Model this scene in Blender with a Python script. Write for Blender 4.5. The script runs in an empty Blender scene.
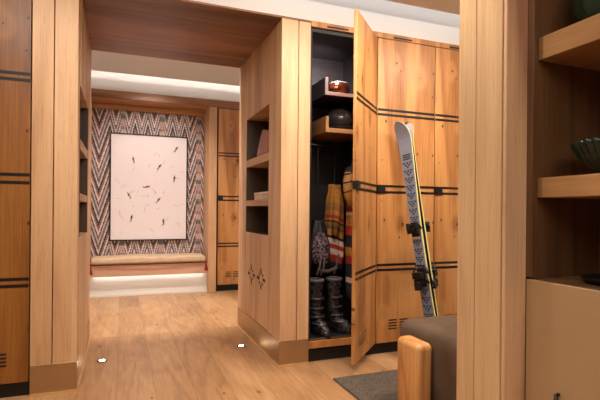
import bpy, bmesh, math, random
from mathutils import Vector, Matrix, noise
random.seed(7)
PI = math.pi
S = bpy.context.scene
COL = S.collection
R = math.radians

# ------------------------------------------------------------------ materials
class NT:
    def __init__(self, name):
        m = bpy.data.materials.new(name); m.use_nodes = True
        self.m = m; self.t = m.node_tree; self.n = self.t.nodes; self.l = self.t.links
        self.b = self.n['Principled BSDF']
    def add(self, typ, **kw):
        nd = self.n.new(typ)
        for k, v in kw.items(): setattr(nd, k, v)
        return nd
    def put(self, sock, v):
        if isinstance(v, bpy.types.NodeSocket): self.l.new(v, sock)
        elif v is not None:
            if hasattr(sock.default_value, '__len__') and hasattr(v, '__len__') and len(v) == 3 and len(sock.default_value) == 4: v = (*v, 1)
            sock.default_value = v
    def math(self, op, a, b=None, c=None, clamp=False):
        nd = self.add('ShaderNodeMath', operation=op, use_clamp=clamp)
        self.put(nd.inputs[0], a)
        if b is not None: self.put(nd.inputs[1], b)
        if c is not None: self.put(nd.inputs[2], c)
        return nd.outputs[0]
    def vmath(self, op, a, b=None):
        nd = self.add('ShaderNodeVectorMath', operation=op)
        self.put(nd.inputs[0], a)
        if b is not None: self.put(nd.inputs[1], b)
        return nd.outputs[0]
    def mapr(self, v, a, b, c=0, d=1):
        nd = self.add('ShaderNodeMapRange', interpolation_type='SMOOTHSTEP')
        for i, q in enumerate((v, a, b, c, d)): self.put(nd.inputs[i], q)
        return nd.outputs[0]
    def noise(self, vec, scale=1, detail=3, rough=.5, dist=0):
        nd = self.add('ShaderNodeTexNoise')
        self.put(nd.inputs['Vector'], vec); self.put(nd.inputs['Scale'], scale)
        self.put(nd.inputs['Detail'], detail); self.put(nd.inputs['Roughness'], rough); self.put(nd.inputs['Distortion'], dist)
        return nd.outputs['Fac']
    def ramp(self, f, stops, interp='LINEAR'):
        nd = self.add('ShaderNodeValToRGB'); cr = nd.color_ramp; cr.interpolation = interp
        while len(cr.elements) < len(stops): cr.elements.new(.5)
        for e, (p, c) in zip(cr.elements, stops): e.position = p; e.color = (*c, 1)
        self.put(nd.inputs[0], f); return nd.outputs[0]
    def mix(self, f, a, b, blend='MIX'):
        nd = self.add('ShaderNodeMix', data_type='RGBA', blend_type=blend)
        self.put(nd.inputs[0], f); self.put(nd.inputs[6], a); self.put(nd.inputs[7], b)
        return nd.outputs[2]
    def obj(self): return self.add('ShaderNodeTexCoord').outputs['Object']
    def scale(self, v, s): return self.vmath('MULTIPLY', v, s)
    def bump(self, h, strength=.2, dist=.002):
        nd = self.add('ShaderNodeBump'); self.put(nd.inputs['Height'], h)
        nd.inputs['Strength'].default_value = strength; nd.inputs['Distance'].default_value = dist
        self.put(self.b.inputs['Normal'], nd.outputs[0])
    def set(self, **kw):
        for k, v in kw.items(): self.put(self.b.inputs[k.replace('_', ' ')], v)
        return self.m

def srgb(r, g, b):
    f = lambda c: (c/255/12.92) if c/255 <= .04045 else ((c/255+.055)/1.055)**2.4
    return (f(r), f(g), f(b))

def wood(name, light, mid, dark, axis=2, knots=0., rough=.45, ring=26, rs=2.2, tint=.16, gr=.22, con=1.35):
    N = NT(name); o = N.obj()
    rnd = N.add('ShaderNodeNewGeometry').outputs['Random Per Island']
    off = N.add('ShaderNodeCombineXYZ')
    N.put(off.inputs[0], N.math('MULTIPLY', rnd, 13.7)); N.put(off.inputs[1], N.math('MULTIPLY', rnd, 7.3)); N.put(off.inputs[2], N.math('MULTIPLY', rnd, 23.1))
    p = N.vmath('ADD', o, off.outputs[0])
    sc = [1., 1., 1.]; sc[axis] = .13
    pm = N.scale(p, sc)
    kmask = None
    if knots:
        wob = N.noise(p, 7, 2)
        s3 = N.add('ShaderNodeSeparateXYZ'); N.l.new(p, s3.inputs[0]); c3 = N.add('ShaderNodeCombineXYZ')
        N.put(c3.inputs[0], N.math('MULTIPLY', N.math('ADD', s3.outputs[0], s3.outputs[1]), 1.9)); N.put(c3.inputs[1], N.math('MULTIPLY', s3.outputs[2], 1.35))
        pk = c3.outputs[0]
        v = N.add('ShaderNodeTexVoronoi', voronoi_dimensions='2D'); N.put(v.inputs['Vector'], pk); v.inputs['Scale'].default_value = 1.55
        sep = N.add('ShaderNodeSeparateColor'); N.l.new(v.outputs['Color'], sep.inputs[0])
        d = N.math('ADD', v.outputs['Distance'], N.math('MULTIPLY', N.math('SUBTRACT', wob, .5), .12))
        size = N.math('MULTIPLY', N.math('MULTIPLY', sep.outputs[0], sep.outputs[0]), .075)
        kmask = N.math('SUBTRACT', 1., N.mapr(d, N.math('MULTIPLY', size, .5), N.math('ADD', size, .008)), clamp=True)
        halo = N.math('SUBTRACT', 1., N.mapr(d, .01, .24), clamp=True)
        v2 = N.add('ShaderNodeTexVoronoi', voronoi_dimensions='2D'); N.put(v2.inputs['Vector'], pk); v2.inputs['Scale'].default_value = 3.7
        s2 = N.add('ShaderNodeSeparateColor'); N.l.new(v2.outputs['Color'], s2.inputs[0])
        big = N.mapr(s2.outputs[0], .45, .95, 0., .085)
        k2 = N.math('SUBTRACT', 1., N.mapr(v2.outputs['Distance'], N.math('MULTIPLY', big, .4), N.math('ADD', big, .004)), clamp=True)
        kmask = N.math('MAXIMUM', kmask, k2)
    n1 = N.noise(pm, rs, 2.5, .45, .5)
    ph = N.math('MULTIPLY', n1, ring)
    if knots: ph = N.math('ADD', ph, N.math('MULTIPLY', halo, 2.2))
    ringv = N.math('ADD', N.math('MULTIPLY', N.math('SINE', ph), .5), .5)
    ringv = N.math('POWER', ringv, 2.4)
    fs = [95., 95., 95.]; fs[axis] = 2.6
    fine = N.noise(N.scale(p, fs), 1, 3, .6)
    fs2 = [260., 260., 260.]; fs2[axis] = 9.
    pore = N.noise(N.scale(p, fs2), 1, 2, .6)
    blot = N.noise(N.scale(p, [2.2 if i != axis else .6 for i in range(3)]), 1, 3, .55)
    f = N.math('ADD', N.math('MULTIPLY', ringv, gr), N.math('MULTIPLY', fine, .5))
    f = N.math('ADD', f, N.math('MULTIPLY', blot, .55))
    f = N.math('ADD', f, N.math('MULTIPLY', rnd, tint))
    f = N.math('ADD', N.math('MULTIPLY', N.math('SUBTRACT', f, .68), con), .5)
    c = N.ramp(f, [(.12, light), (.48, mid), (.92, dark)])
    c = N.mix(N.mapr(pore, .60, .72, 0, .35), c, tuple(x*.45 for x in dark))
    if knots:
        c = N.mix(N.math('MULTIPLY', halo, .35*knots), c, dark)
        c = N.mix(N.math('MULTIPLY', kmask, .9*knots), c, tuple(x*.22 for x in dark))
    N.bump(N.math('ADD', N.math('MULTIPLY', ringv, .3), pore), .16, .0012)
    return N.set(Base_Color=c, Roughness=N.math('ADD', rough-.06, N.math('MULTIPLY', fine, .14)))

def plain(name, col, rough=.5, metal=0., nscale=0, namt=.15, bump=0, bscale=200, **kw):
    N = NT(name)
    if nscale:
        n = N.noise(N.obj(), nscale, 4, .6)
        c = N.mix(N.mapr(n, .3, .7, 0, 1), tuple(x*(1-namt) for x in col), tuple(min(1, x*(1+namt)) for x in col))
    else: c = col
    if bump: N.bump(N.noise(N.obj(), bscale, 3), bump, .002)
    return N.set(Base_Color=c, Roughness=rough, Metallic=metal, **kw)

def emit(name, col, st):
    N = NT(name); return N.set(Base_Color=col, Emission_Color=col, Emission_Strength=st)

M = {}
M['oak']   = wood('pale_oak', srgb(220,182,140), srgb(204,162,120), srgb(168,124,84), 2, 0, .46)
M['oak2']  = wood('pale_oak_column', srgb(230,200,160), srgb(214,180,138), srgb(180,142,102), 2, 0, .48, ring=40, rs=2.6, gr=.12, con=1.0)
M['oak3']  = wood('cathedral_oak_board', srgb(228,196,156), srgb(212,172,134), srgb(166,122,94), 2, 0, .48, ring=52, rs=1.5, gr=.5, con=1.2)
M['knotty']= wood('knotty_oak', srgb(206,152,94), srgb(182,124,68), srgb(128,78,36), 2, 1., .42, ring=30, tint=.1, gr=.24, con=1.6)
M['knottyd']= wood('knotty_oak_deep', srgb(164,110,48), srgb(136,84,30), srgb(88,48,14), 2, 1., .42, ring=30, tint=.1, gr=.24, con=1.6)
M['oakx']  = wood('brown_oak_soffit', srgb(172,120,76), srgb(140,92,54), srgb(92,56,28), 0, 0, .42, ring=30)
M['oaky']  = wood('shelf_oak', srgb(206,164,116), srgb(186,142,94), srgb(150,106,66), 1, 0, .46)
M['oakfx'] = wood('fascia_oak', srgb(200,150,100), srgb(174,124,76), srgb(130,84,44), 0, 0, .42)
M['brown'] = wood('brown_lining', srgb(124,88,56), srgb(102,70,42), srgb(72,48,28), 2, 0, .5)
M['dark']  = wood('dark_niche_lining', srgb(86,66,48), srgb(70,52,38), srgb(50,36,24), 2, 0, .5)
M['block'] = wood('honey_oak_block', srgb(222,172,112), srgb(198,142,84), srgb(150,96,50), 2, 0, .35, ring=60, rs=3)
M['apron'] = plain('bench_apron_wood', srgb(200,156,128), .5, nscale=3, namt=.06)
M['white'] = plain('matt_white_paint', srgb(222,217,212), .85, bump=.05, bscale=60)
M['ceil']  = plain('ceiling_paint', srgb(216,214,212), .9, bump=.05, bscale=60)
M['bwhite']= plain('white_gloss_panel', srgb(226,222,214), .45)
M['black'] = plain('black_metal', srgb(26,22,20), .45, .3)
M['gap']   = plain('black_laminate', srgb(16,14,13), .6)
M['char']  = plain('charcoal_lining', srgb(34,29,31), .55, nscale=40, namt=.2)
M['brass'] = plain('brushed_brass', srgb(180,148,108), .42, .8, nscale=5, namt=.06, bump=.03, bscale=120)
M['brasst']= plain('pale_brass_edge', srgb(226,190,140), .35, .6)
M['steel'] = plain('brushed_steel', srgb(190,180,170), .3, 1.)
M['tan']   = plain('tan_lacquer', srgb(176,146,108), .42, nscale=2.5, namt=.04)
M['led']   = emit('uplight_lens', (1, .86, .66), 40)

def leather(name, a, b, rough=.42):
    N = NT(name); n = N.noise(N.obj(), 6, 5, .6); v = N.add('ShaderNodeTexVoronoi'); N.put(v.inputs['Vector'], N.obj()); v.inputs['Scale'].default_value = 160
    N.bump(N.math('ADD', v.outputs['Distance'], N.math('MULTIPLY', n, 2)), .25, .0015)
    return N.set(Base_Color=N.mix(N.mapr(n, .3, .7), a, b), Roughness=N.mapr(n, .3, .7, rough-.05, rough+.12))
M['leather'] = leather('brown_leather', srgb(76,60,48), srgb(98,80,66))
M['rose']    = leather('rose_leather', srgb(150,96,88), srgb(176,120,108))
M['fabric']  = plain('beige_upholstery', srgb(200,172,140), .9, nscale=14, namt=.08, bump=.3, bscale=500)

def floor_mat():
    N = NT('wide_oak_planks'); o = N.obj()
    sp = N.add('ShaderNodeSeparateXYZ'); N.l.new(o, sp.inputs[0])
    cb = N.add('ShaderNodeCombineXYZ'); N.l.new(sp.outputs[1], cb.inputs[0]); N.l.new(sp.outputs[0], cb.inputs[1])
    sh = N.vmath('ADD', cb.outputs[0], (7.3, 5.06, 0))
    br = N.add('ShaderNodeTexBrick'); br.offset = .37; br.offset_frequency = 3
    N.put(br.inputs['Vector'], sh)
    br.inputs['Color1'].default_value = (0, 0, 0, 1); br.inputs['Color2'].default_value = (1, 1, 1, 1); br.inputs['Mortar'].default_value = (.5, .5, .5, 1)
    br.inputs['Scale'].default_value = 1; br.inputs['Mortar Size'].default_value = .0013; br.inputs['Mortar Smooth'].default_value = .3
    br.inputs['Brick Width'].default_value = 1.9; br.inputs['Row Height'].default_value = .21
    rnd = N.add('ShaderNodeSeparateColor'); N.l.new(br.outputs['Color'], rnd.inputs[0]); r = rnd.outputs[0]
    off = N.add('ShaderNodeCombineXYZ'); N.put(off.inputs[0], N.math('MULTIPLY', r, 11.)); N.put(off.inputs[1], N.math('MULTIPLY', r, 31.)); N.put(off.inputs[2], N.math('MULTIPLY', r, 5.))
    p = N.vmath('ADD', o, off.outputs[0])
    v = N.add('ShaderNodeTexVoronoi', voronoi_dimensions='2D'); N.put(v.inputs['Vector'], N.scale(p, (2.4, 1.3, 1))); v.inputs['Scale'].default_value = 1.3
    vs = N.add('ShaderNodeSeparateColor'); N.l.new(v.outputs['Color'], vs.inputs[0])
    halo = N.math('SUBTRACT', 1., N.mapr(v.outputs['Distance'], .02, .4), clamp=True)
    kn = N.math('SUBTRACT', 1., N.mapr(v.outputs['Distance'], .01, N.math('ADD', .03, N.math('MULTIPLY', vs.outputs[0], .05))), clamp=True)
    n1 = N.noise(N.scale(p, (1, .16, 1)), 3.2, 2.5, .5, .6)
    ring = N.math('POWER', N.math('ADD', N.math('MULTIPLY', N.math('SINE', N.math('ADD', N.math('MULTIPLY', n1, 34), N.math('MULTIPLY', halo, 2.5))), .5), .5), 2.)
    fine = N.noise(N.scale(p, (60, 5, 1)), 1, 4, .65)
    blot = N.noise(N.scale(p, (2.5, .9, 1)), 1, 3, .6)
    f = N.math('ADD', N.math('MULTIPLY', ring, .13), N.math('MULTIPLY', fine, .5))
    f = N.math('ADD', f, N.math('MULTIPLY', blot, .5)); f = N.math('ADD', f, N.math('MULTIPLY', r, .2)); f = N.math('ADD', N.math('MULTIPLY', N.math('SUBTRACT', f,   .68), 1.2), .5)
    c = N.ramp(f, [(.1, srgb(194,154,112)), (.5, srgb(166,124,84)), (.95, srgb(110,74,44))])
    c = N.mix(N.math('MULTIPLY', kn, .75), c, srgb(60, 36, 20))
    c = N.mix(N.math('MULTIPLY', br.outputs['Fac'], .7), c, srgb(70, 44, 26))
    N.bump(N.math('SUBTRACT', N.math('MULTIPLY', ring, .2), br.outputs['Fac']), .2, .0015)
    return N.set(Base_Color=c, Roughness=N.math('ADD', .3, N.math('MULTIPLY', fine, .18)))
M['floor'] = floor_mat()

def mat_rug():
    N = NT('woven_charcoal_mat'); o = N.obj()
    a = N.noise(N.scale(o, (110, 110, 110)), 1, 3, .7); w = N.noise(N.scale(o, (12, 240, 10)), 1, 2, .5)
    N.bump(a, .8, .006)
    return N.set(Base_Color=N.mix(N.mapr(N.math('ADD', a, N.math('MULTIPLY', w, .6)), .6, 1.0), srgb(52,44,38), srgb(104,90,76)), Roughness=.95)
M['rug'] = mat_rug()

def wallpaper():
    N = NT('zigzag_wallpaper'); o = N.obj()
    q = N.vmath('SNAP', o, (.009, .009, .012))
    sp = N.add('ShaderNodeSeparateXYZ'); N.l.new(q, sp.inputs[0]); x, z = sp.outputs[0], sp.outputs[2]
    small = N.math('MULTIPLY', N.math('PINGPONG', N.math('ADD', x, 5.0), .078), 4.0)
    large = N.math('MULTIPLY', N.math('PINGPONG', N.math('ADD', x, 5.18), .14), 3.2)
    edge = N.math('GREATER_THAN', N.math('ABSOLUTE', N.math('SUBTRACT', x, .34)), .50)
    v = N.math('ADD', z, N.math('ADD', N.math('MULTIPLY', small, N.math('SUBTRACT', 1., edge)), N.math('MULTIPLY', large, edge)))
    m = N.math('FRACT', N.math('DIVIDE', v, .42))
    c1 = N.ramp(m, [(0, srgb(66,64,68)), (.18, srgb(216,194,186)), (.30, srgb(96,100,100)), (.48, srgb(196,166,160)), (.62, srgb(72,74,78)), (.74, srgb(222,204,196)), (.86, srgb(150,112,98))], 'CONSTANT')
    m2 = N.math('FRACT', N.math('DIVIDE', N.math('ADD', z, .05), .27))
    c2 = N.ramp(m2, [(0, srgb(178,146,138)), (.34, srgb(86,92,90)), (.52, srgb(120,122,116)), (.60, srgb(196,166,156)), (.86, srgb(150,116,104))], 'CONSTANT')
    gaps = N.math('GREATER_THAN', N.math('PINGPONG', N.math('ADD', x, 5.04), .24), .205)
    c = N.mix(N.math('MULTIPLY', gaps, .8), c1, c2)
    N.bump(N.noise(o, 500, 2), .2, .001)
    return N.set(Base_Color=c, Roughness=.85)
M['paper'] = wallpaper()

# ------------------------------------------------------------------ builders
ORG = {}
def part(name, bm, mat, parent=None, org=None, smooth=False, M4=None):
    """link bm (built in world coordinates) as ONE mesh object under parent"""
    if M4 is not None: bmesh.ops.transform(bm, matrix=M4, verts=bm.verts)
    if org is None: org = ORG.get(parent.as_pointer(), Vector((0, 0, 0))) if parent else Vector((0, 0, 0))
    org = Vector(org)
    bmesh.ops.translate(bm, vec=-org, verts=bm.verts)
    bmesh.ops.recalc_face_normals(bm, faces=bm.faces)
    me = bpy.data.meshes.new(name); bm.to_mesh(me); bm.free()
    if smooth:
        for f in me.polygons: f.use_smooth = True
        if smooth == 'angle':
            me.set_sharp_from_angle(angle=R(38))
    if isinstance(mat, (list, tuple)):
        for q in mat: me.materials.append(M[q] if isinstance(q, str) else q)
    else: me.materials.append(M[mat] if isinstance(mat, str) else mat)
    o = bpy.data.objects.new(name, me); COL.objects.link(o)
    if parent: o.parent = parent
    else: o.location = org
    ORG[o.as_pointer()] = org
    return o
def thing(name, label, cat, loc, group=None):
    o = bpy.data.objects.new(name, None); COL.objects.link(o); o.location = loc; o.empty_display_size = .05
    ORG[o.as_pointer()] = Vector(loc)
    return tag(o, label, cat, group)
def tag(o, label, cat, group=None):
    o['label'] = label; o['category'] = cat
    if group: o['group'] = group
    return o
def structe(name, loc=(0, 0, 0)):
    o = bpy.data.objects.new(name, None); COL.objects.link(o); o.location = loc
    ORG[o.as_pointer()] = Vector(loc); o['kind'] = 'structure'; return o
def struct(name, bm, mat, **kw):
    o = part(name, bm, mat, **kw); o['kind'] = 'structure'; return o
def bx(bm, x0, x1, y0, y1, z0, z1, bev=0, seg=1):
    g = bmesh.ops.create_cube(bm, size=1)['verts']
    bmesh.ops.scale(bm, vec=(x1-x0, y1-y0, z1-z0), verts=g)
    bmesh.ops.translate(bm, vec=((x0+x1)/2, (y0+y1)/2, (z0+z1)/2), verts=g)
    if bev:
        ed = {e for v in g for e in v.link_edges}
        bmesh.ops.bevel(bm, geom=list(ed), offset=bev, segments=seg, affect='EDGES', profile=.5)
    return bm
def box(*a, **k): return bx(bmesh.new(), *a, **k)
def boxes(lst, bev=0, seg=1):
    bm = bmesh.new()
    for a in lst: bx(bm, *a, bev=bev, seg=seg)
    return bm
def ringloft(bm, rings, cap=True):
    """rings: list of lists of points"""
    R_ = [[bm.verts.new(p) for p in r] for r in rings]; n = len(R_[0])
    for a, b in zip(R_, R_[1:]):
        for i in range(n): bm.faces.new((a[i], a[(i+1) % n], b[(i+1) % n], b[i]))
    if cap: bm.faces.new(R_[0][::-1]); bm.faces.new(R_[-1])
    return bm
def lathe(bm, prof, c, n=32, flute=0, nf=0):
    rings = []
    for r, z in prof:
        ring = []
        for i in range(n):
            a = 2*PI*i/n; rr = r
            if flute and r > .03: rr = r*(1+flute*abs(math.sin(nf*a/2))-flute*.5)
            ring.append((c[0]+rr*math.cos(a), c[1]+rr*math.sin(a), c[2]+z))
        rings.append(ring)
    return ringloft(bm, rings)
def tube(bm, pts, r, n=8):
    pts = [Vector(p) for p in pts]; rings = []
    for i, p in enumerate(pts):
        t = (pts[min(i+1, len(pts)-1)]-pts[max(i-1, 0)]).normalized()
        u = t.cross(Vector((0, 0, 1)) if abs(t.z) < .9 else Vector((1, 0, 0))).normalized(); w = t.cross(u)
        rr = r[i] if isinstance(r, (list, tuple)) else r
        rings.append([p+u*rr*math.cos(2*PI*k/n)+w*rr*math.sin(2*PI*k/n) for k in range(n)])
    return ringloft(bm, rings)
def ell(bm, c, r, seg=20, rings=12):
    g = bmesh.ops.create_uvsphere(bm, u_segments=seg, v_segments=rings, radius=1)['verts']
    bmesh.ops.scale(bm, vec=r, verts=g); bmesh.ops.translate(bm, vec=c, verts=g); return g

# ------------------------------------------------------------------ the setting
PY = 2.95            # plane of portal and lockers
FY = 5.93            # far plane
struct('floor', box(-1.7, 3.1, -1.7, 6.5, -.06, 0), 'floor')
struct('ceiling', boxes([(-1.7, 3.1, -1.7, PY-.20, 2.50, 2.54)]), 'ceil')
o = struct('ceiling_hall', boxes([(-1.7, 3.1, 4.36, 5.68, 2.61, 2.65)]), 'ceil')
struct('ceiling_cove', boxes([(-1.7, 3.1, -1.7, 2.96, 2.86, 2.9), (-1.7, 3.1, 4.14, 6.5, 2.96, 3.0)]), 'white')
struct('wall_portal', boxes([(-1.7, 3.1, PY+.01, PY+.06, 2.366, 2.86), (-1.7, 3.1, 4.08, 4.14, 2.366, 2.96)]), 'white')
struct('wall_hall_end', boxes([(-1.7, 3.1, 5.95, 6.0, 2.469, 2.96), (-1.7, -.37, 6.02, 6.08, 0, 2.468), (1.68, 3.1, 6.02, 6.08, 0, 2.39)]), 'white')
struct('wall_left', box(-1.76, -1.7, -1.76, 6.5, -.06, 3), 'white')
struct('wall_right', box(3.1, 3.16, -1.76, 6.5, -.06, 3), 'white')
struct('wall_behind', box(-1.76, 3.16, -1.76, -1.7, -.06, 3), 'oak')
struct('wall_hall_side', boxes([(-1.7, -.475, 4.08, 4.14, 0, 2.366), (1.215, 3.1, 4.08, 4.14, 0, 2.366)]), 'white')
struct('wall_closing', boxes([(2.76, 3.1, PY, PY+.05, 0, 2.366), (-1.7, -1.0, PY, PY+.05, 0, 2.366)]), 'oak')

# --- portal: header soffit
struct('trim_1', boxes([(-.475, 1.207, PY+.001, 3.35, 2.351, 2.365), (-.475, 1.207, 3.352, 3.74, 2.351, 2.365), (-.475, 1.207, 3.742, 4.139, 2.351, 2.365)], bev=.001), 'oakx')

# --- right jamb with niche
J = structe('trim_2', (1.1, 3.5, 0))
B = .0022
part('stile', boxes([(.996, 1.1155, PY, 3.228, .0, 2.35), (1.1205, 1.206, PY, 3.228, 0, 2.35)], bev=B), 'oak', J)
part('stile', boxes([(.996, 1.206, 3.892, 4.01, 0, 2.35), (.996, 1.206, 4.012, 4.139, 0, 2.35)], bev=B), 'oak', J)
part('upper_panel', boxes([(.997, 1.206, a, b, 1.83, 2.35) for a, b in ((3.23, 3.338), (3.34, 3.478), (3.48, 3.618), (3.62, 3.758), (3.76, 3.89))], bev=B), 'oak', J)
part('niche_lining', boxes([(1.190, 1.206, 3.229, 3.891, .87, 1.83), (1.0, 1.19, 3.2285, 3.236, .872, 1.829), (1.0, 1.19, 3.884, 3.8915, .872, 1.829)]), 'dark', J)
for z0, z1 in ((1.420, 1.480), (1.088, 1.136)):
    part('niche_shelf', box(1.0, 1.19, 3.2365, 3.8835, z0, z1, bev=B), 'oaky', J)
pan = part('cutout_panel', box(.998, 1.003, 3.232, 3.888, .172, .868), 'oak', J)
part('panel_backing', box(1.006, 1.206, 3.232, 3.888, .0, .868), 'gap', J)
# snowflake cut-outs through the panel
cut = bmesh.new()
for cy in (3.70, 3.415):
    for k in range(8):
        a = k*PI/4; L = .105 if k % 2 == 0 else .078; W = .019 if k % 2 == 0 else .015
        pts = [(.030, -W*.3), (.058, -W), (L-.012, -W*.85), (L, 0), (L-.012, W*.85), (.058, W), (.030, W*.3)]
        rr = []
        for xx in (.98, 1.04):
            rr.append([(xx, cy+1.15*(u*math.cos(a)-v*math.sin(a)), .525+.82*(u*math.sin(a)+v*math.cos(a))) for u, v in pts])
        ringloft(cut, rr)
co = part('cutter', cut, 'gap', J)
md = pan.modifiers.new('b', 'BOOLEAN'); md.object = co; md.operation = 'DIFFERENCE'; md.solver = 'EXACT'
bpy.context.view_layer.update()
dg = bpy.context.evaluated_depsgraph_get()
nm = bpy.data.meshes.new_from_object(pan.evaluated_get(dg)); pan.modifiers.clear(); pan.data = nm
bpy.data.objects.remove(co, do_unlink=True)
def skirting(par, x0, x1, y0, y1):
    part('brass_skirting', boxes([(x0-.004, x1+.004, y0-.004, y0+.02, .0, .171), (x0-.004, x0+.02, y0+.0201, y1, .0, .171), (x1-.02, x1+.004, y0+.0201, y1, 0, .171)], bev=.001), 'brass', par)
    part('floor_bead', boxes([(x0-.013, x1+.013, y0-.013, y0-.0045, .0, .012), (x0-.013, x0-.0045, y0-.0045, y1, .0, .012), (x1+.0045, x1+.013, y0-.0045, y1, 0, .012)]), 'brasst', par)
def skirting2(par, face, x0, x1, y0, y1):
    # face: x coordinate of the inner face, +1/-1 outward direction
    fx, s = face
    a, b = sorted((fx, fx+s*.004)); c, d = sorted((fx+s*.0045, fx+s*.013))
    part('brass_skirting', boxes([(min(x0, a), max(x1, b), y0-.004, y0-.0002, 0, .171), (a, b, y0-.0001, y1, 0, .171)], bev=.0008), 'brass', par)
    part('floor_bead', boxes([(min(x0, c), max(x1, d), y0-.013, y0-.0045, 0, .012), (c, d, y0-.0044, y1, 0, .012)]), 'brasst', par)
skirting2(J, (.996, -1), .997, 1.206, PY, 4.139)

# --- left jamb with niche
J2 = structe('trim_3', (-.35, 3.5, 0))
part('stile', boxes([(-.475, -.3675, PY, 3.078, 0, 2.35), (-.3625, -.242, PY, 3.078, 0, 2.35)], bev=B), 'oak', J2)
part('stile', boxes([(-.475, -.242, 3.752, 3.94, 0, 2.35), (-.475, -.242, 3.942, 4.139, 0, 2.35)], bev=B), 'oak', J2)
part('upper_panel', boxes([(-.475, -.236, a, b, 1.79, 2.35) for a, b in ((3.08, 3.30), (3.302, 3.526), (3.528, 3.75))], bev=B), 'oak', J2)
part('lower_panel', box(-.475, -.237, 3.08, 3.75, 0, .878, bev=B), 'oak', J2)
part('niche_lining', boxes([(-.475, -.46, 3.08, 3.75, .878, 1.79), (-.46, -.239, 3.0785, 3.086, .879, 1.789), (-.46, -.239, 3.744, 3.7515, .879, 1.789)]), 'dark', J2)
for z0, z1 in ((1.420, 1.480), (1.100, 1.148)):
    part('niche_shelf', box(-.459, -.24, 3.0865, 3.7435, z0, z1, bev=B), 'oaky', J2)
skirting2(J2, (-.242, 1), -.474, -.236, PY, 4.139)

# --- foreground column at right
C4 = structe('trim_4', (1.35, 1.42, 0))
part('board', box(1.297, 1.398, 1.295, 1.311, 0, 2.499, bev=.0015), 'oak3', C4)
part('board', box(1.294, 1.398, 1.315, 1.4455, 0, 2.499, bev=.0015), 'oak2', C4)
part('board', box(1.294, 1.398, 1.4495, 1.546, 0, 2.499, bev=.0015), 'oak2', C4)
part('core', box(1.302, 1.396, 1.3115, 1.54, 0, 2.499), 'gap', C4)

# --- far end: fascia, niche frame, column
struct('trim_5', boxes([(-1.7, 3.1, FY, FY+.04, 2.376, 2.468)], bev=.002), 'oakx')
F6 = structe('trim_6', (.33, 6.1, 0))
part('niche_soffit', box(-.40, 1.03, FY+.041, 6.33, 2.375, 2.40), 'oakfx', F6)
part('inner_lip', box(-.36, 1.03, 6.27, 6.329, 2.315, 2.374, bev=.002), 'oakfx', F6)
part('post', boxes([(1.032, 1.135, FY, 6.40, 0, 2.374)], bev=.003), 'oak', F6)
part('post', boxes([(-.46, -.362, FY, 6.40, 0, 2.374)], bev=.003), 'oak', F6)
struct('wall_niche', box(-.361, 1.031, 6.33, 6.36, 0, 2.374), 'paper')
struct('baseboard_niche', boxes([(-.36, 1.03, 5.995, 6.01, 0, .247), (-.36, 1.03, 5.985, 5.9945, 0, .03)], bev=.001), 'bwhite')

# ------------------------------------------------------------------ lockers
def locker(name, label, x0, x1, py, zt, fw, mat, group, angle=0, hollow=False, ztop=2.365, dtop=None, depth=.55, rail=True, vents=((.21, .35), (.40, .54))):
    """x0..x1 the bay; door hinged on its right edge, opened by angle degrees"""
    T = thing(name, label, 'locker', ((x0+x1)/2, py+depth/2, 0), group)
    dt = dtop or 2.322
    b = .018; yb = py+depth
    if hollow:
        part('carcass', boxes([(x0, x0+b, py+.022, yb, .10, ztop), (x1-b, x1, py+.024, yb, .10, ztop), (x0+b, x1-b, yb-b, yb, .10, ztop), (x0+b, x1-b, py+.022, yb-b, 2.30, ztop)]), 'char', T)
        part('locker_floor', box(x0+b, x1-b, py+.022, yb-b, .135, .150), 'char', T)
        part('bottom_rail', box(x0+.001, x1-.001, py, py+.021, .098, .146, bev=.002), 'knotty', T)
        part('steel_edge', box(x0+.02, x1-.02, py+.0225, py+.045, .1505, .158), 'steel', T)
    else:
        part('carcass', box(x0, x1, py+.024, yb, .08, ztop), 'char', T)
    if rail:
        tr = part('top_rail', box(x0+.0005, x1-.0005, py-.001, py+.02, dt+.004, ztop, bev=.001), mat, T)
        xm = x0+.13 if not hollow else x0+.12
        part('vent_slot', box(xm, xm+.165, py-.0025, py-.0012, dt+.012, dt+.024), 'gap', tr)
    part('plinth', box(x0, x1, py+.03, py+.06, 0, .079), 'gap', T)
    hx = x1-.003
    RM = Matrix.Translation((hx, py, 0)) @ Matrix.Rotation(R(angle), 4, 'Z') @ Matrix.Translation((-hx, -py, 0))
    d0 = x0+.003
    D = part('door', box(d0, hx, py-.0, py+.021, .085, dt, bev=.0015), mat, T, M4=RM)
    for za, zb in zt:
        part('inlay_strip', box(d0+.001, hx-.001, py-.002, py-.0003, za, zb), 'black', D, M4=RM)
    part('handle', boxes([(d0-.0, d0+.062, py-.014, py-.0022, 1.19, 1.243), (d0-.0025, d0-.0002, py-.014, py+.02, 1.19, 1.243)], bev=.0006), 'black', D, M4=RM)
    w = hx-d0
    for k in range(4):
        z = .180+k*.021
        for ta, tb in vents:
            part('vent_slot', box(d0+w*ta, d0+w*tb, py-.0016, py-.0003, z, z+.009), 'steel' if hollow else 'gap', D, M4=RM)  # open door: bright steel stands in for light showing in the slots
    return T
ZT = [(1.791, 1.808), (1.756, 1.773), (1.230, 1.247), (1.186, 1.203), (.650, .667), (.613, .630)]
G = 'tall oak lockers along the passage walls'
locker('locker', 'tall knotty oak locker standing open with clothes and boots inside', 1.208, 1.735, PY, ZT, 0, 'knotty', G, angle=45.5, hollow=True)
locker('locker', 'closed knotty oak locker with the skis leaning against its door', 1.736, 2.243, PY, ZT, 0, 'knotty', G)
locker('locker', 'closed knotty oak locker between the skis and the foreground column', 2.244, 2.75, PY, ZT, 0, 'knotty', G)
locker('locker', 'darker oak locker at left edge of the photo beside the portal', -.985, -.478, PY, ZT, 0, 'knottyd', G, vents=((.46, .60), (.65, .79)))
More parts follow.
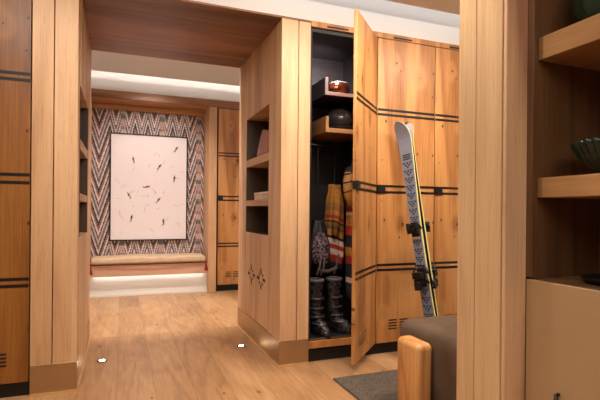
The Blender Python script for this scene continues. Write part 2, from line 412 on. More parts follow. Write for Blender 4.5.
ZF = [(1.785, 1.802), (1.748, 1.765), (1.222, 1.240), (1.172, 1.190), (.612, .630), (.574, .592)]
locker('locker', 'far oak locker at the end of the hall beside the bench niche', 1.155, 1.67, 5.955, ZF, 0, 'knotty', G, dtop=2.365, rail=False, ztop=2.372)

# trays inside the open locker
def tray(name, label, mat, edge, x0, x1, y0, y1, z0, zb, zt, t):
    T = thing(name, label, 'shelf', ((x0+x1)/2, (y0+y1)/2, z0), 'trays in the open locker')
    part('board', boxes([(x0, x1, y0+.012, y1, z0, zb), (x0, x0+t, y0+.012, y1, zb+.0003, zt)]), mat, T)
    part('front_edge', boxes([(x0, x1, y0, y0+.0115, z0, zb), (x0, x0+t, y0, y0+.0115, zb+.0003, zt)], bev=.001), edge, T)
tray('locker_tray', 'upper black tray with mauve edge and upright lip in the open locker', 'char', plain('mauve_lacquer', srgb(176,150,146), .5), 1.355, 1.716, 3.03, 3.46, 1.888, 1.912, 2.015, .022)
tray('locker_tray', 'lower oak tray with upright lip in the open locker', wood('tray_oak', srgb(170,120,74), srgb(140,92,52), srgb(100,64,34), 1, 0), 'oaky', 1.362, 1.716, 3.03, 3.46, 1.62, 1.651, 1.735, .022)

# ------------------------------------------------------------------ things in the open locker
# goggles on the upper tray
g = thing('ski_goggles', 'dark mirrored ski goggles on the upper tray of the open locker', 'goggles', (1.50, 3.12, 1.913))
bm = bmesh.new(); rings = []
for k in range(13):
    t = k/12; a = (t-.5)*2.3
    cx, cy = 1.51+.082*math.sin(a), 3.16-.075*math.cos(a)
    h = .046*(1-.25*abs(2*t-1)**3)
    nx, ny = math.sin(a), -math.cos(a)
    rings.append([(cx+nx*d, cy+ny*d, 1.962+zz) for d, zz in ((0, -h), (.012, -h*.85), (.016, 0), (.012, h*.85), (0, h), (-.006, 0))])
ringloft(bm, rings)
part('lens', bm, plain('mirror_lens', srgb(110,62,40), .12, .9), g, smooth=True)
bm = bmesh.new()
for s in (-1, 1):
    tube(bm, [(1.51+.087*math.sin((k/12-.5)*2.3), 3.16-.080*math.cos((k/12-.5)*2.3)-.002, 1.962+s*.0445*(1-.25*abs(k/6-1)**3)) for k in range(13)], .005, 8)
part('frame', bm, plain('goggle_frame', srgb(150,140,136), .3, .6), g, smooth=True)
bm = bmesh.new()
tube(bm, [(1.58+.012*math.sin(k), 3.14+.025*k, 1.935+.004*math.cos(k*2)) for k in range(9)], .014, 6)
part('strap', bm, 'black', g, smooth=True)
# helmet on the lower tray
h = thing('ski_helmet', 'glossy black ski helmet on the lower oak tray', 'helmet', (1.51, 3.18, 1.652))
bm = bmesh.new(); v = ell(bm, (1.545, 3.19, 1.735), (.105, .13, .098), 28, 18)
bmesh.ops.bisect_plane(bm, geom=bm.verts[:]+bm.edges[:]+bm.faces[:], plane_co=(0, 0, 1.672), plane_no=(0, 0, 1), clear_inner=True)
bmesh.ops.holes_fill(bm, edges=bm.edges)
part('shell', bm, plain('helmet_shell', srgb(46,42,42), .25), h, smooth='angle')
bm = bmesh.new(); tube(bm, [(1.545+.108*math.cos(a), 3.19+.133*math.sin(a), 1.672) for a in [PI+PI*k/14 for k in range(15)]], .010, 8)
part('brim', bm, 'black', h, smooth=True)
for dx in (-.045, 0, .045):
    bm = bmesh.new(); ell(bm, (1.545+dx, 3.125, 1.808-abs(dx)*.3), (.007, .03, .010), 10, 6)
    part('air_vent', bm, 'gap', h, smooth=True)
bm = bmesh.new(); tube(bm, [(1.48, 3.10, 1.67), (1.50, 3.08, 1.662), (1.55, 3.06, 1.66), (1.60, 3.08, 1.662), (1.615, 3.10, 1.67)], .007, 6)
part('chin_strap', bm, 'black', h, smooth=True)

# rail and hanging clothes
rl = tag(part('hanging_rail', tube(bmesh.new(), [(1.227, 3.28, 1.56), (1.716, 3.28, 1.56)], .011, 12), 'black', org=(1.47, 3.28, 1.56), smooth=True), 'black rail across the inside of the open locker', 'rail')
def stripes_mat(name, stops, per=None, base=0., axis=2, diag=0., rough=.85):
    N = NT(name); o = N.add('ShaderNodeNewGeometry').outputs['Position']
    o = N.obj()
    sp = N.add('ShaderNodeSeparateXYZ'); N.l.new(o, sp.inputs[0])
    v = N.math('ADD', sp.outputs[2], N.math('MULTIPLY', sp.outputs[0], diag))
    v = N.math('SUBTRACT', v, base)
    m = N.math('DIVIDE', v, per)
    c = N.ramp(m, stops, 'CONSTANT')
    n = N.noise(N.obj(), 60, 3, .6)
    c = N.mix(N.mapr(n, .35, .7, 0, .35), c, (.02, .012, .008))
    N.bump(N.noise(N.obj(), 300, 3), .4, .002)
    return N.set(Base_Color=c, Roughness=rough)
def garment(bm, cx, cy, z0, z1, widths, depths, seed, n=40, rows=26, fold=.012, nf=7, lean=0.):
    rings = []
    for j in range(rows):
        t = j/(rows-1); z = z0+(z1-z0)*t
        k = t*(len(widths)-1); i = min(int(k), len(widths)-2); f = k-i; f = f*f*(3-2*f)
        w = widths[i]*(1-f)+widths[i+1]*f; d = depths[i]*(1-f)+depths[i+1]*f
        ring = []
        for q in range(n):
            a = 2*PI*q/n
            e = 1+fold/w*math.sin(nf*a+seed+1.3*math.sin(3*t+seed))*(1-t*.6)+.10*noise.noise(Vector((math.cos(a)*2+seed, math.sin(a)*2, t*7)))
            ring.append((cx+lean*t+w*e*math.cos(a), cy+d*e*math.sin(a), z+.006*math.sin(a*2+seed)))
        rings.append(ring)
    return ringloft(bm, rings)
mus, tanm, red, navy, cream, blk = srgb(190,124,44), srgb(160,108,52), srgb(176,44,32), srgb(24,24,34), srgb(222,196,176), srgb(28,22,22)
# jacket A: mustard with red hem stripe, red and white below
A = thing('ski_jacket', 'mustard jacket with red stripe and red and white hem hanging behind boots in open locker', 'jacket', (1.58, 3.33, .60), 'jackets hung in the open locker')
mA = stripes_mat('mustard_striped_cloth', [(0, navy), (.06, red), (.13, cream), (.19, red), (.235, cream), (.29, blk), (.32, mus), (.38, srgb(120,92,50)), (.42, tanm), (.455, blk), (.47, mus), (.50, red), (.525, mus), (.58, tanm), (.66, mus), (.80, srgb(176,118,50)), (.93, navy)], .76, 0., diag=.35)
part('body', garment(bmesh.new(), 1.578, 3.335, .60, 1.26, [.054, .068, .068, .062, .044], [.08, .09, .09, .08, .05], 1.), mA, A, smooth=True)
bm = bmesh.new(); tube(bm, [(1.575, 3.27, 1.22), (1.560, 3.245, 1.12), (1.545, 3.235, 1.0), (1.54, 3.235, .86)], [.022, .030, .032, .026], 12)
part('sleeve', bm, mA, A, smooth=True)
bm = bmesh.new(); tube(bm, [(1.578, 3.335, 1.25), (1.578, 3.335, 1.36), (1.578, 3.32, 1.46), (1.578, 3.29, 1.56), (1.578, 3.28, 1.574)], .004, 6)
part('hanger_hook', bm, 'black', A)
# jacket B: nearer the open door
Bj = thing('ski_jacket', 'tan jacket with black strap and red and navy striped edge, half hidden by open door', 'jacket', (1.645, 3.12, .40), 'jackets hung in the open locker')
mB = stripes_mat('tan_striped_cloth', [(0, srgb(40,44,66)), (.10, cream), (.14, navy), (.24, red), (.30, mus), (.36, blk), (.45, red), (.52, mus), (.60, cream), (.625, red), (.66, mus), (.78, srgb(190,140,84)), (.90, navy)], 1.02, 0., diag=.2)
part('body', garment(bmesh.new(), 1.650, 3.13, .40, 1.40, [.042, .048, .050, .048, .045, .03], [.06, .07, .08, .08, .07, .05], 4.), mB, Bj, smooth=True)
bm = bmesh.new(); tube(bm, [(1.62, 3.09, 1.42), (1.575, 3.07, 1.36), (1.556, 3.06, 1.27), (1.556, 3.05, 1.17), (1.58, 3.04, 1.09)], [.026, .034, .038, .036, .024], 14)
slv = part('sleeve', bm, mB, Bj, smooth=True)
bm = bmesh.new()
for z, x in ((1.335, 1.568), (1.27, 1.556), (1.20, 1.556)):
    tube(bm, [(x+.037*math.cos(a), 3.057+.038*math.sin(a), z+.012*math.cos(a)) for a in [2*PI*k/16 for k in range(17)]], .005, 6)
part('strap', bm, 'black', slv, smooth=True)
bm = bmesh.new(); tube(bm, [(1.65, 3.13, 1.39), (1.65, 3.16, 1.46), (1.65, 3.25, 1.56), (1.65, 3.28, 1.574)], .004, 6)
part('hanger_hook', bm, 'black', Bj)

# dark bag with fluffy top over the boots
Bg = thing('backpack', 'black bag with mottled purple flap and grey straps hanging above the black boots', 'bag', (1.40, 3.2, .56))
def mottled():
    N = NT('mottled_purple_fleece'); n = N.noise(N.obj(), 55, 4, .65)
    N.bump(N.noise(N.obj(), 120, 3), .9, .006)
    return N.set(Base_Color=N.mix(N.mapr(n, .42, .66), srgb(26,20,28), srgb(150,124,134)), Roughness=.9)
part('body', garment(bmesh.new(), 1.41, 3.27, .58, .98, [.085, .095, .09, .07, .045], [.07, .09, .09, .07, .05], 2.), plain('black_nylon', srgb(30,26,28), .45, nscale=20, namt=.3), Bg, smooth=True)
bm = bmesh.new(); garment(bm, 1.372, 3.13, .67, .89, [.045, .062, .055, .050, .025], [.03, .04, .045, .04, .02], 5., fold=.010)
part('flap', bm, mottled(), Bg, smooth=True)
bm = bmesh.new()
web = plain('grey_webbing', srgb(84,78,80), .5)
for pts, r_ in (([(1.36, 3.10, .70), (1.345, 3.08, .64), (1.32, 3.08, .585)], .007), ([(1.39, 3.10, .70), (1.375, 3.08, .64), (1.35, 3.08, .585)], .006), ([(1.54, 3.17, .72), (1.50, 3.12, .65), (1.47, 3.10, .585)], .006), ([(1.36, 3.10, .615), (1.43, 3.11, .605), (1.50, 3.12, .63)], .013)):
    part('strap', tube(bmesh.new(), pts, r_, 6), web, Bg, smooth=True)
bm = bmesh.new(); tube(bm, [(1.41, 3.27, .97), (1.41, 3.275, 1.2), (1.41, 3.28, 1.50), (1.41, 3.28, 1.5705)], .005, 6)
part('hanging_loop', bm, 'black', Bg)

# boots
def pvc():
    N = NT('crinkled_black_patent'); n = N.noise(N.obj(), 34, 4, .6, .8)
    N.bump(n, 1., .012)
    return N.set(Base_Color=N.mix(N.mapr(n, .4, .7), srgb(20,18,20), srgb(66,60,62)), Roughness=.22)
mp = pvc()
def boot(label, cx, cy, rz):
    T = thing('ski_boot', label, 'boot', (cx, cy, .151), 'black boots on the locker floor')
    RM = Matrix.Translation((cx, cy, .151)) @ Matrix.Rotation(rz, 4, 'Z')
    bm = bmesh.new(); rings = []
    # (centre forward, height, half width, half length)
    prof = [(-.055, .0, .040, .112), (-.055, .02, .043, .115), (-.052, .045, .044, .108), (-.035, .075, .043, .085), (-.012, .10, .043, .062), (0, .13, .045, .055), (.004, .17, .050, .055), (.006, .21, .050, .056), (.004, .25, .054, .058), (.002, .29, .052, .057), (0, .33, .055, .060), (0, .36, .054, .058), (0, .385, .048, .05)]
    for f, z, w, l in prof:
        rings.append([(w*math.cos(2*PI*k/24), f+l*math.sin(2*PI*k/24)*(1 if math.sin(2*PI*k/24) < 0 else .8), z+.012) for k in range(24)])
    ringloft(bm, rings)
    part('upper', bm, mp, T, smooth=True, M4=RM)
    bm = bmesh.new(); ringloft(bm, [[(1.06*.041*math.cos(2*PI*k/24), -.055+.118*math.sin(2*PI*k/24), z) for k in range(24)] for z in (0, .004, .013)])
    part('sole', bm, 'gap', T, M4=RM)
    for z, fy in ((.075, -.10), (.12, -.062), (.18, -.052), (.25, -.055)):
        bm = bmesh.new(); w = .047
        tube(bm, [(w*1.06*math.cos(a), (fy*.30)+abs(fy*.85)*math.sin(a), z+.012) for a in [PI+PI*k/12 for k in range(13)]], .006, 6)
        part('buckle_strap', bm, plain('strap_grey', srgb(92,86,88), .3, .4), T, smooth=True, M4=RM)
    bm = bmesh.new(); tube(bm, [(.052*math.cos(a), .056*math.sin(a), .392) for a in [2*PI*k/20 for k in range(21)]], .011, 8)
    part('cuff', bm, plain('grey_cuff', srgb(110,102,104), .6), T, smooth=True, M4=RM)
boot('left of the two shiny black boots on the open locker floor', 1.335, 3.13, R(12))
boot('right of the two shiny black boots on the open locker floor', 1.492, 3.15, R(30))

# ------------------------------------------------------------------ skis
bot = Vector((2.046, 2.635, 0.004)); top = Vector((1.905, 2.872, 1.70))
ax = (top-bot).normalized(); nA = Vector((-.95, -.31, 0)); nA = (nA-ax*nA.dot(ax)).normalized(); wd = ax.cross(nA).normalized()
Ls = (top-bot).length
def ski(label, s, gcol):
    """s=+1: top sheet towards nA; s=-1: the other way"""
    n = nA*s
    T = thing('ski', label, 'ski', tuple(bot+n*.02), 'pair of skis leaning on the locker door')
    def P(t, w, h):   # t along 0..1, w across (m), h out from base
        gap = .004+.010*math.sin(PI*min(1, max(0, t/.93)))
        cur = 0
        if t > .90: cur = .060*((t-.90)/.10)**2
        if t < .04: cur = .012*((.04-t)/.04)**2
        return bot+ax*(Ls*t)+wd*w+n*(gap+cur+h)
    def W(t):
        w = .042+.020*abs((t-.45)/.5)**2
        if t > .93: w *= math.sqrt(max(0.02, 1-((t-.93)/.07)**2.4))
        if t < .015: w *= .86
        return w
    def TH(t): return .006+.010*math.exp(-((t-.45)/.28)**2)
    ts = [0, .006, .015]+[.03+.9*k/34 for k in range(35)]+[.945, .96, .972, .982, .99, .996, 1.0]
    bm = bmesh.new()
    ringloft(bm, [[P(t, -W(t), 0), P(t, W(t), 0), P(t, W(t), TH(t)), P(t, -W(t), TH(t))] for t in ts])
    part('core', bm, plain('sidewall_'+gcol, srgb(222,204,110) if gcol == 'yellow' else srgb(206,196,130), .4), T)
    bm = bmesh.new(); ringloft(bm, [[P(t, -W(t)+.001, TH(t)+.0002), P(t, W(t)-.001, TH(t)+.0002), P(t, W(t)-.003, TH(t)+.0035), P(t, -W(t)+.003, TH(t)+.0035)] for t in ts])
    part('top_sheet', bm, plain('slate_topsheet', srgb(124,134,152), .38), T)
    bm = bmesh.new(); ringloft(bm, [[P(t, -W(t)+.0005, -.0035), P(t, W(t)-.0005, -.0035), P(t, W(t)-.0005, -.0002), P(t, -W(t)+.0005, -.0002)] for t in ts])
    part('base', bm, plain('black_ski_base', srgb(18,18,20), .4), T)
    if s < 0:
        t2 = [t for t in ts if t > .88]
        bm = bmesh.new(); ringloft(bm, [[P(t, -W(t)+.001, -.0042), P(t, W(t)-.001, -.0042), P(t, W(t)-.001, -.0036), P(t, -W(t)+.001, -.0036)] for t in t2])
        part('base_tip', bm, plain('pale_base_tip', srgb(176,172,184), .4), T)
    # graphics: rows of triangles under a block
    bm = bmesh.new()
    def quad(pts):
        a = [bm.verts.new(P(t, w, TH(t)+.0038)) for t, w in pts]; b = [bm.verts.new(P(t, w, TH(t)+.0043)) for t, w in pts]
        bm.faces.new(b); bm.faces.new(a[::-1])
        for i in range(len(a)): bm.faces.new((a[i], a[(i+1) % len(a)], b[(i+1) % len(a)], b[i]))
    for k in range(3): quad([(.862-k*.009, -.034), (.862-k*.009, .034), (.856-k*.009, .034), (.856-k*.009, -.034)])
    t = .828
    while t > .05:
        wv = W(t)
        for r_ in range(3):
            tt = t-r_*.0088; half = (wv*.86)*(1-r_*.33); m = 3-r_
            for q in range(m):
                c0 = -half+half*2*(q+.5)/m; hw = half/m*.95
                quad([(tt, c0-hw), (tt, c0+hw), (tt-.0085, c0)])
        t -= .033
    part('graphic', bm, plain('navy_graphic', srgb(30,34,60), .4), T)
    # bindings
    def blk_(name, lst, mat='black', par=T, bev=.003):
        bm = bmesh.new()
        for (t0, t1, w0, w1, h0, h1) in lst:
            tm = (t0+t1)/2; g0 = len(bm.verts)
            bx(bm, w0, w1, h0, h1, (t0-tm)*Ls, (t1-tm)*Ls, bev=bev)
            bm.verts.ensure_lookup_table(); vs = bm.verts[g0:]
            o_ = P(tm, 0, TH(tm)+.004)
            for v in vs: c = v.co.copy(); v.co = o_+wd*c.x+n*c.y+ax*c.z
        return part(name, bm, mat, par)
    def arms(par, nm, t0, r0):
        for sd in (-1, 1):
            bm = bmesh.new(); tube(bm, [P(t0, sd*.030, .03), P(t0-.008, sd*.052, .04), P(t0-.022, sd*.060, .034)], r0, 6)
            part(nm, bm, 'black', par, smooth=True)
    tb = blk_('toe_binding', [(.515, .575, -.030, .030, 0, .014), (.53, .565, -.034, .034, .014, .040), (.548, .572, -.042, -.022, .022, .052), (.548, .572, .022, .042, .022, .052), (.535, .55, -.02, .02, .04, .058)])
    for sd in (-1, 1): blk_('toe_wing', [(.528, .556, min(sd*.046, sd*.036), max(sd*.046, sd*.036), .016, .044)], par=tb)
    arms(tb, 'toe_arm', .566, .008)
    blk_('afd_plate', [(.505, .514, -.026, .026, 0, .012)], plain('pale_plate', srgb(190,186,170), .4), tb, .001)
    hb = blk_('heel_binding', [(.31, .385, -.030, .030, 0, .018), (.32, .36, -.028, .028, .018, .058), (.345, .372, -.036, .036, .03, .070), (.30, .335, -.020, .020, .040, .084)])
    arms(hb, 'heel_lever', .385, .007); arms(hb, 'heel_lever', .345, .009)
    bm = bmesh.new()
    for sd in (-1, 1):
        pts = [P(.395, sd*.036, .028), P(.385, sd*.054, .03), P(.355, sd*.062, .022), P(.325, sd*.066, -.004), P(.305, sd*.068, -.016)]
        tube(bm, pts, .0035, 6); tube(bm, [P(.33, sd*.065, -.002), P(.30, sd*.068, -.02)], .010, 8)
    tube(bm, [P(.395, -.036, .028), P(.40, 0, .03), P(.395, .036, .028)], .0035, 6)
    part('brake_arm', bm, 'black', hb, smooth=True)
    return T
ski('nearer ski of the pair with grey top sheet of blue triangles facing left', 1, 'yellow')
ski('farther ski of the pair, its binding sticking out to the right', -1, 'pale')

# ------------------------------------------------------------------ mat and pouf
tag(part('floor_mat', box(1.235, 2.55, .55, 2.61, .0005, .012, bev=.003), 'rug', org=(1.9, 1.6, 0)), 'dark charcoal woven mat on the floor under the leather pouf', 'mat')
Pf = thing('ottoman', 'brown leather ottoman on the dark mat, with rounded oak end block', 'ottoman', (1.8, 1.75, .012))
bm = bx(bmesh.new(), 1.447, 2.14, 1.32, 2.225, .045, .455, bev=.055, seg=6)
bmesh.ops.subdivide_edges(bm, edges=[e for e in bm.edges if e.calc_length() > .2], cuts=7, use_grid_fill=True)
for v in bm.verts:
    if v.co.z > .43:
        u = (v.co.x-1.79)/.345; w = (v.co.y-1.77)/.45
        v.co.z += .014*max(0, 1-u*u)*max(0, 1-w*w)
    else:
        t = (v.co.z-.045)/.4
        if v.co.x < 1.46 or v.co.x > 2.12: v.co.x += (-1 if v.co.x < 1.8 else 1)*.006*math.sin(PI*t)
part('seat_cushion', bm, 'leather', Pf, smooth=True)
part('side_block', bx(bmesh.new(), 1.340, 1.4385, 1.880, 2.075, .0125, .405, bev=.032, seg=6), 'block', Pf, smooth='angle')
part('plinth_base', box(1.50, 2.09, 1.38, 2.17, .0125, .044), 'gap', Pf)

# ------------------------------------------------------------------ far bench, cushion, artwork
Bn = thing('bench', 'built-in bench with pinkish wooden apron under the white artwork', 'bench', (.335, 6.13, .25))
part('apron', box(-.358, 1.028, FY-.01, 5.955, .250, .386, bev=.002), 'apron', Bn)
part('seat_board', box(-.358, 1.028, 5.9555, 6.325, .366, .386), 'apron', Bn)
part('underside', box(-.358, 1.028, 6.011, 6.325, .250, .266), 'gap', Bn)
Cu = thing('bench_cushion', 'long beige seat cushion with red tassels on the far bench', 'cushion', (.335, 6.12, .387))
bm = bx(bmesh.new(), -.335, .995, 5.895, 6.315, .397, .470, bev=.022, seg=4)
bmesh.ops.subdivide_edges(bm, edges=[e for e in bm.edges if e.calc_length() > .3], cuts=9, use_grid_fill=True)
for v in bm.verts:
    if v.co.z > .445: v.co.z += .008*math.cos((v.co.x-.33)/.67*PI/2)+.004*math.sin(v.co.x*9)
part('cover', bm, 'fabric', Cu, smooth=True)
part('piping', tube(bmesh.new(), [(-.335, 6.28, .393), (-.345, 5.90, .393), (.33, 5.888, .393), (1.003, 5.90, .393), (1.0, 6.28, .393)], .0065, 8), plain('maroon_piping', srgb(84,40,30), .8), Cu, smooth=True)
for x in (-.338, .998):
    bm = bmesh.new(); ell(bm, (x, 5.872, .392), (.014, .014, .014), 10, 6)
    lathe(bm, [(.006, .0), (.012, -.012), (.010, -.022), (.021, -.07), (.026, -.092)], (x, 5.872, .382), 12)
    part('tassel', bm, plain('red_tassel', srgb(140,20,18), .8), Cu, smooth=True)

Ar = thing('framed_artwork', 'white textured artwork of tiny skiers in thin black frame on zigzag wallpaper', 'picture', (.33, 6.31, .65))
ax0, ax1, az0, az1 = -.148, .812, .652, 2.022
part('frame', boxes([(ax0, ax0+.014, 6.29, 6.329, az0, az1), (ax1-.014, ax1, 6.29, 6.329, az0, az1), (ax0+.014, ax1-.014, 6.29, 6.329, az0, az0+.014), (ax0+.014, ax1-.014, 6.29, 6.329, az1-.014, az1)], bev=.001), 'black', Ar)
def canvasm():
    N = NT('plaster_white_canvas'); n = N.noise(N.obj(), 9, 5, .6); N.bump(n, .5, .01)
    return N.set(Base_Color=srgb(228,216,216), Roughness=.8)
cv = part('canvas', box(ax0+.014, ax1-.014, 6.302, 6.325, az0+.014, az1-.014), canvasm(), Ar)
def art(u, v):   # u right 0..1, v down 0..1 on the canvas
    return ax0+(ax1-ax0)*u, az1-(az1-az0)*v
fig = [(.29,.245,'y',-.2),(.84,.125,'k',.5),(.62,.30,'k',.6),(.82,.41,'k',.1),(.46,.49,'r',1.4),(.24,.58,'k',-.5),(.61,.62,'k',.6),(.27,.79,'k',.2),(.68,.825,'k',0)]
cm = {'k': plain('figure_dark', srgb(60,56,56), .6), 'y': plain('figure_ochre', srgb(120,110,40), .6), 'r': plain('figure_red', srgb(176,40,40), .6)}
legm = plain('figure_trousers', srgb(70,66,66), .6)
for (u, v, c, tilt) in fig:
    x, z = art(u, v); RM = Matrix.Translation((x, 6.296, z)) @ Matrix.Rotation(tilt, 4, 'Y') @ Matrix.Scale(1.05, 4)
    bm = bmesh.new(); ell(bm, (0, 0, .012), (.009, .005, .018), 10, 8); ell(bm, (.003, 0, .036), (.006, .005, .007), 8, 6)
    tube(bm, [(0, -.001, .022), (.014, -.002, .012), (.020, -.002, .018)], .0032, 6)
    f = part('skier_figure', bm, cm[c], cv, smooth=True, M4=RM)
    RM = RM.copy()
    bm = bmesh.new(); tube(bm, [(-.001, 0, 0), (.007, -.001, -.016), (-.003, 0, -.034)], [.006, .005, .003], 6); tube(bm, [(-.012, 0, -.040), (.012, 0, -.030)], .0022, 5)
    part('skier_legs', bm, legm, cv, smooth=True, M4=RM)
rr = random.Random(3); ridge = plain('plaster_ridge', srgb(196,168,156), .8)
for k in range(34):
    u, v = rr.uniform(.07, .93), rr.uniform(.06, .95); x, z = art(u, v); a = rr.choice((-.5, -.2, .1, 2.3, .7, .4)); L = rr.uniform(.03, .08)
    pts = [(x+L*q*math.cos(a)-.012*math.sin(q*3)*math.sin(a), 6.3005, z+L*q*math.sin(a)+.012*math.sin(q*3)) for q in (-.5, -.25, 0, .25, .5)]
    bm = bmesh.new(); tube(bm, pts, [.0008, .002, .003, .002, .0008], 5)
    part('snow_track', bm, ridge, cv, smooth=True)

# ------------------------------------------------------------------ things in the jamb niche
Bag = thing('leather_pouch', 'rose-brown leather pouch on the upper niche shelf of the portal', 'pouch', (1.09, 3.44, 1.481))
bm = bmesh.new()
rings = []
for z, a, b, t in ((0, 3.32, 3.66, .040), (.02, 3.31, 3.67, .045), (.08, 3.315, 3.65, .038), (.15, 3.33, 3.62, .022), (.19, 3.335, 3.60, .010), (.197, 3.34, 3.595, .004)):
    m_, h_ = (a+b)/2, (b-a)/2
    rings.append([(1.056+t*math.copysign(abs(math.cos(q))**.8, math.cos(q)), m_+h_*math.copysign(abs(math.sin(q))**.5, math.sin(q)), 1.4815+z+(.025*math.sin(q) if z > .1 else 0)) for q in [2*PI*k/28 for k in range(28)]])
ringloft(bm, rings)
bb = part('body', bm, 'rose', Bag, smooth=True)
part('zip', tube(bmesh.new(), [(1.056, 3.35, 1.655), (1.056, 3.46, 1.678), (1.056, 3.585, 1.702)], .004, 6), 'brass', Bag)
for i, (y0, y1, lb) in enumerate(((3.30, 3.47, 'right of two small cream boxes on the lower niche shelf'), (3.50, 3.68, 'left of two small cream boxes on the lower niche shelf'))):
    Bx = thing('small_box', lb, 'box', (1.1, (y0+y1)/2, 1.137), 'cream boxes in the portal niche')
    mm = plain('cream_card', srgb(214,190,164), .6)
    part('base', box(1.015, 1.13, y0, y1, 1.1365, 1.172, bev=.002), mm, Bx)
    part('lid', box(1.012, 1.133, y0-.003, y1+.003, 1.1725, 1.196, bev=.003), mm, Bx)

# ------------------------------------------------------------------ floor uplights
for x, y, lb in ((-.121, 3.474, 'small round floor light glowing beside the left side of the portal'), (.869, 3.50, 'small round floor light glowing beside the right side of the portal')):
    U = thing('floor_light', lb, 'light', (x, y, 0), 'recessed floor lights')
    bm = bmesh.new(); lathe(bm, [(.034, 0.0), (.034, .003), (.031, .0042), (.019, .0042), (.018, .002), (.018, 0)], (x, y, .0003), 28)
    part('bezel', bm, 'black', U, smooth='angle')
    bm = bmesh.new(); lathe(bm, [(.0175, .0), (.0175, .0046), (.012, .0060), (.003, .0064)], (x, y, .0003), 20)
    part('lens', bm, 'led', U, smooth=True)

# ------------------------------------------------------------------ bookcase at right
Bk = thing('bookcase', 'brown-lined oak bookcase with tan cabinet below at right edge', 'bookcase', (1.6, .6, 0))
part('side_panel', box(1.4, 1.80, 1.2965, 1.32, .0, 2.498), 'brown', Bk)
part('edge_strip', box(1.3985, 1.412, 1.270, 1.296, .815, 2.498, bev=.001), 'brown', Bk)
part('side_panel', box(1.4, 1.80, -.72, -.70, 0, 2.498), 'brown', Bk)
part('back_panel', box(1.78, 1.80, -.699, 1.296, 0, 2.498), 'brown', Bk)
part('shelf', box(1.45, 1.779, -.699, 1.2955, 1.107, 1.181, bev=.002), 'oaky', Bk)
part('shelf', box(1.45, 1.779, -.699, 1.2955, 1.620, 1.705, bev=.002), 'oaky', Bk)
part('shelf', box(1.45, 1.779, -.699, 1.2955, 2.20, 2.28, bev=.002), 'oaky', Bk)
part('counter', box(1.405, 1.779, -.699, 1.2955, .790, .806), 'brown', Bk)
for y0, y1 in ((.70, 1.290), (.10, .697), (-.50, .097)):
    d = part('door', box(1.394, 1.412, y0, y1, .02, .8065, bev=.0015), 'tan', Bk)
    yc = y1-.145
    part('pull', tube(bmesh.new(), [(1.394, yc+.006, .432), (1.378, yc+.004, .430), (1.372, yc-.004, .418), (1.374, yc-.016, .395), (1.380, yc-.02, .370)], [.006, .007, .007, .006, .005], 8), 'black', d, smooth=True)
part('carcass', box(1.413, 1.779, -.699, 1.2955, .02, .789), 'gap', Bk)

gb = plain('green_glaze', srgb(20,42,34), .25, nscale=12, namt=.3)
Fb = thing('fluted_bowl', 'dark green fluted bowl on the middle shelf of the right bookcase', 'bowl', (1.60, 1.09, 1.1815))
bm = bmesh.new(); lathe(bm, [(.040, 0), (.044, .006), (.052, .012), (.090, .032), (.120, .066), (.140, .104), (.145, .118), (.139, .119), (.132, .104), (.11, .066), (.08, .038), (.03, .022)], (1.60, 1.09, 1.1815), 180, flute=.07, nf=30)
part('body', bm, gb, Fb, smooth=True)
gl = NT('dark_green_glass').set(Base_Color=srgb(40,66,48), Roughness=.08, Transmission_Weight=.35, IOR=1.5)
Vs = thing('glass_vase', 'round dark green glass vase on the top visible shelf of the right bookcase', 'vase', (1.60, 1.14, 1.7055))
bm = bmesh.new(); lathe(bm, [(.05, 0), (.06, .004), (.085, .03), (.103, .07), (.105, .12), (.09, .17), (.06, .215), (.045, .25), (.055, .28), (.050, .28), (.040, .25), (.05, .215), (.08, .17), (.095, .12), (.093, .07), (.075, .03), (.04, .012)], (1.60, 1.14, 1.7055), 40)
part('body', bm, gl, Vs, smooth=True)
tag(part('round_tray', lathe(bmesh.new(), [(.09, 0), (.10, .003), (.115, .016), (.118, .022), (.113, .022), (.10, .008), (.02, .006)], (1.60, 1.085, .8065), 40), 'black', org=(1.6, 1.085, .8065), smooth=True), 'low black round tray on the cabinet top of the right bookcase', 'tray')

# ------------------------------------------------------------------ lights
def area(name, loc, rot, sx, sy, e, col, spread=None):
    l = bpy.data.lights.new(name, 'AREA'); l.shape = 'RECTANGLE'; l.size = sx; l.size_y = sy; l.energy = e; l.color = col
    if spread: l.spread = R(spread)
    o = bpy.data.objects.new(name, l); COL.objects.link(o); o.location = loc; o.rotation_euler = [R(a) for a in rot]; return o
def spot(name, loc, tgt, e, size, blend, col, rad=.04):
    l = bpy.data.lights.new(name, 'SPOT'); l.energy = e; l.spot_size = R(size); l.spot_blend = blend; l.color = col; l.shadow_soft_size = rad
    o = bpy.data.objects.new(name, l); COL.objects.link(o); o.location = loc
    o.rotation_euler = (Vector(tgt)-Vector(loc)).to_track_quat('-Z', 'Y').to_euler(); return o
WARM = (1., .88, .76); WARM2 = (1., .92, .86); COOL = (.92, .96, 1.)
# cove strips lying on the ceiling edges, shining at the bulkheads
area('cove_lamp', (.7, 2.70, 2.57), (100, 0, 0), 4.6, .03, 2.6, COOL)
area('cove_lamp', (.7, 5.63, 2.68), (100, 0, 0), 4.6, .03, 1.5, COOL)
area('cove_lamp', (.7, 2.84, 2.84), (0, 0, 0), 4.4, .08, 2.2, WARM)
area('cove_lamp', (.7, 4.20, 2.94), (0, 0, 0), 3.6, .06, 60, WARM2)
area('bench_lamp', (.335, 5.965, .245), (15, 0, 0), 1.3, .012, .42, (1, .96, .9))
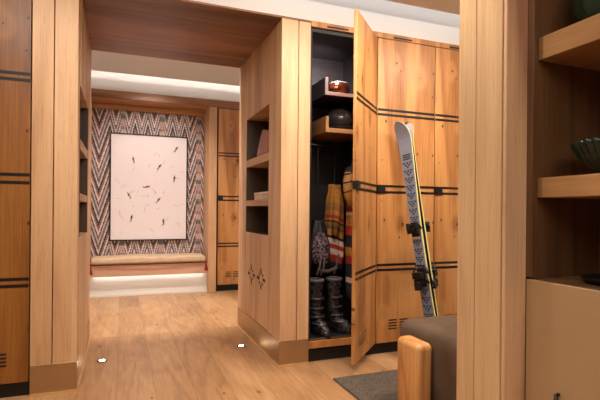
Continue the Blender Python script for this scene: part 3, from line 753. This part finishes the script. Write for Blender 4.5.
# unseen fill strips added to brighten lockers and jambs; down lights in the ceiling
area('added_wall_fill', (1.55, 1.95, 2.49), (38, 0, 0), 2.4, .08, 37, WARM, 120)
area('added_wall_fill', (-.55, 1.95, 2.49), (38, 0, 0), .7, .08, 7, WARM, 120)
for x, y, e in ((-.6, 1.5, 25), (.35, 1.6, 38), (1.05, 1.6, 38), (2.1, 1.9, 40), (.35, .4, 50)):
    spot('downlight', (x, y, 2.49), (x, y, 0), e, 84, .8, WARM)
for x, y, e in ((-.7, 4.9, 30), (.35, 4.9, 45), (1.5, 4.9, 40)):
    spot('downlight', (x, y, 2.60), (x, y+.1, 0), e, 110, .8, WARM2)
area('added_fill_lamp', (.2, -.2, 2.48), (20, 0, 0), 2.4, 1.2, 38, WARM)  # unseen soft fill added behind the camera to lift the whole room
spot('downlight', (.45, 1.15, 2.49), (1.35, 1.38, 1.1), 26, 70, .9, WARM)  # extra spot added only to brighten the foreground column
spot('picture_light', (.33, 4.95, 2.60), (.33, 6.3, 1.15), 80, 85, .8, WARM2)
spot('locker_lamp', (1.45, 3.03, 2.10), (1.36, 3.48, 1.95), 16, 150, .8, (1, .84, .84), .02)
spot('locker_lamp', (1.45, 3.02, 2.28), (1.45, 3.20, 1.2), 24, 110, .6, (1, .86, .82), .02)

W = bpy.data.worlds.new('World'); S.world = W; W.use_nodes = True
W.node_tree.nodes['Background'].inputs[0].default_value = (.9, .75, .6, 1); W.node_tree.nodes['Background'].inputs[1].default_value = .05

# ------------------------------------------------------------------ camera
cam = bpy.data.cameras.new('camera'); co = bpy.data.objects.new('camera', cam); COL.objects.link(co)
cam.sensor_fit = 'HORIZONTAL'; cam.sensor_width = 36; cam.lens = 462/600*36
cam.shift_x = 0; cam.shift_y = 11/600; cam.clip_start = .05
co.location = (0, 0, 1.05)
co.rotation_euler = (Matrix.Rotation(-R(21.07), 3, 'Z') @ Matrix.Rotation(R(90), 3, 'X') @ Matrix.Rotation(R(.49), 3, 'Z')).to_euler()
S.camera = co
vs = S.view_settings; vs.view_transform = 'Standard'; vs.look = 'None'; vs.gamma = 1; vs.exposure = 0.56; vs.use_curve_mapping = False
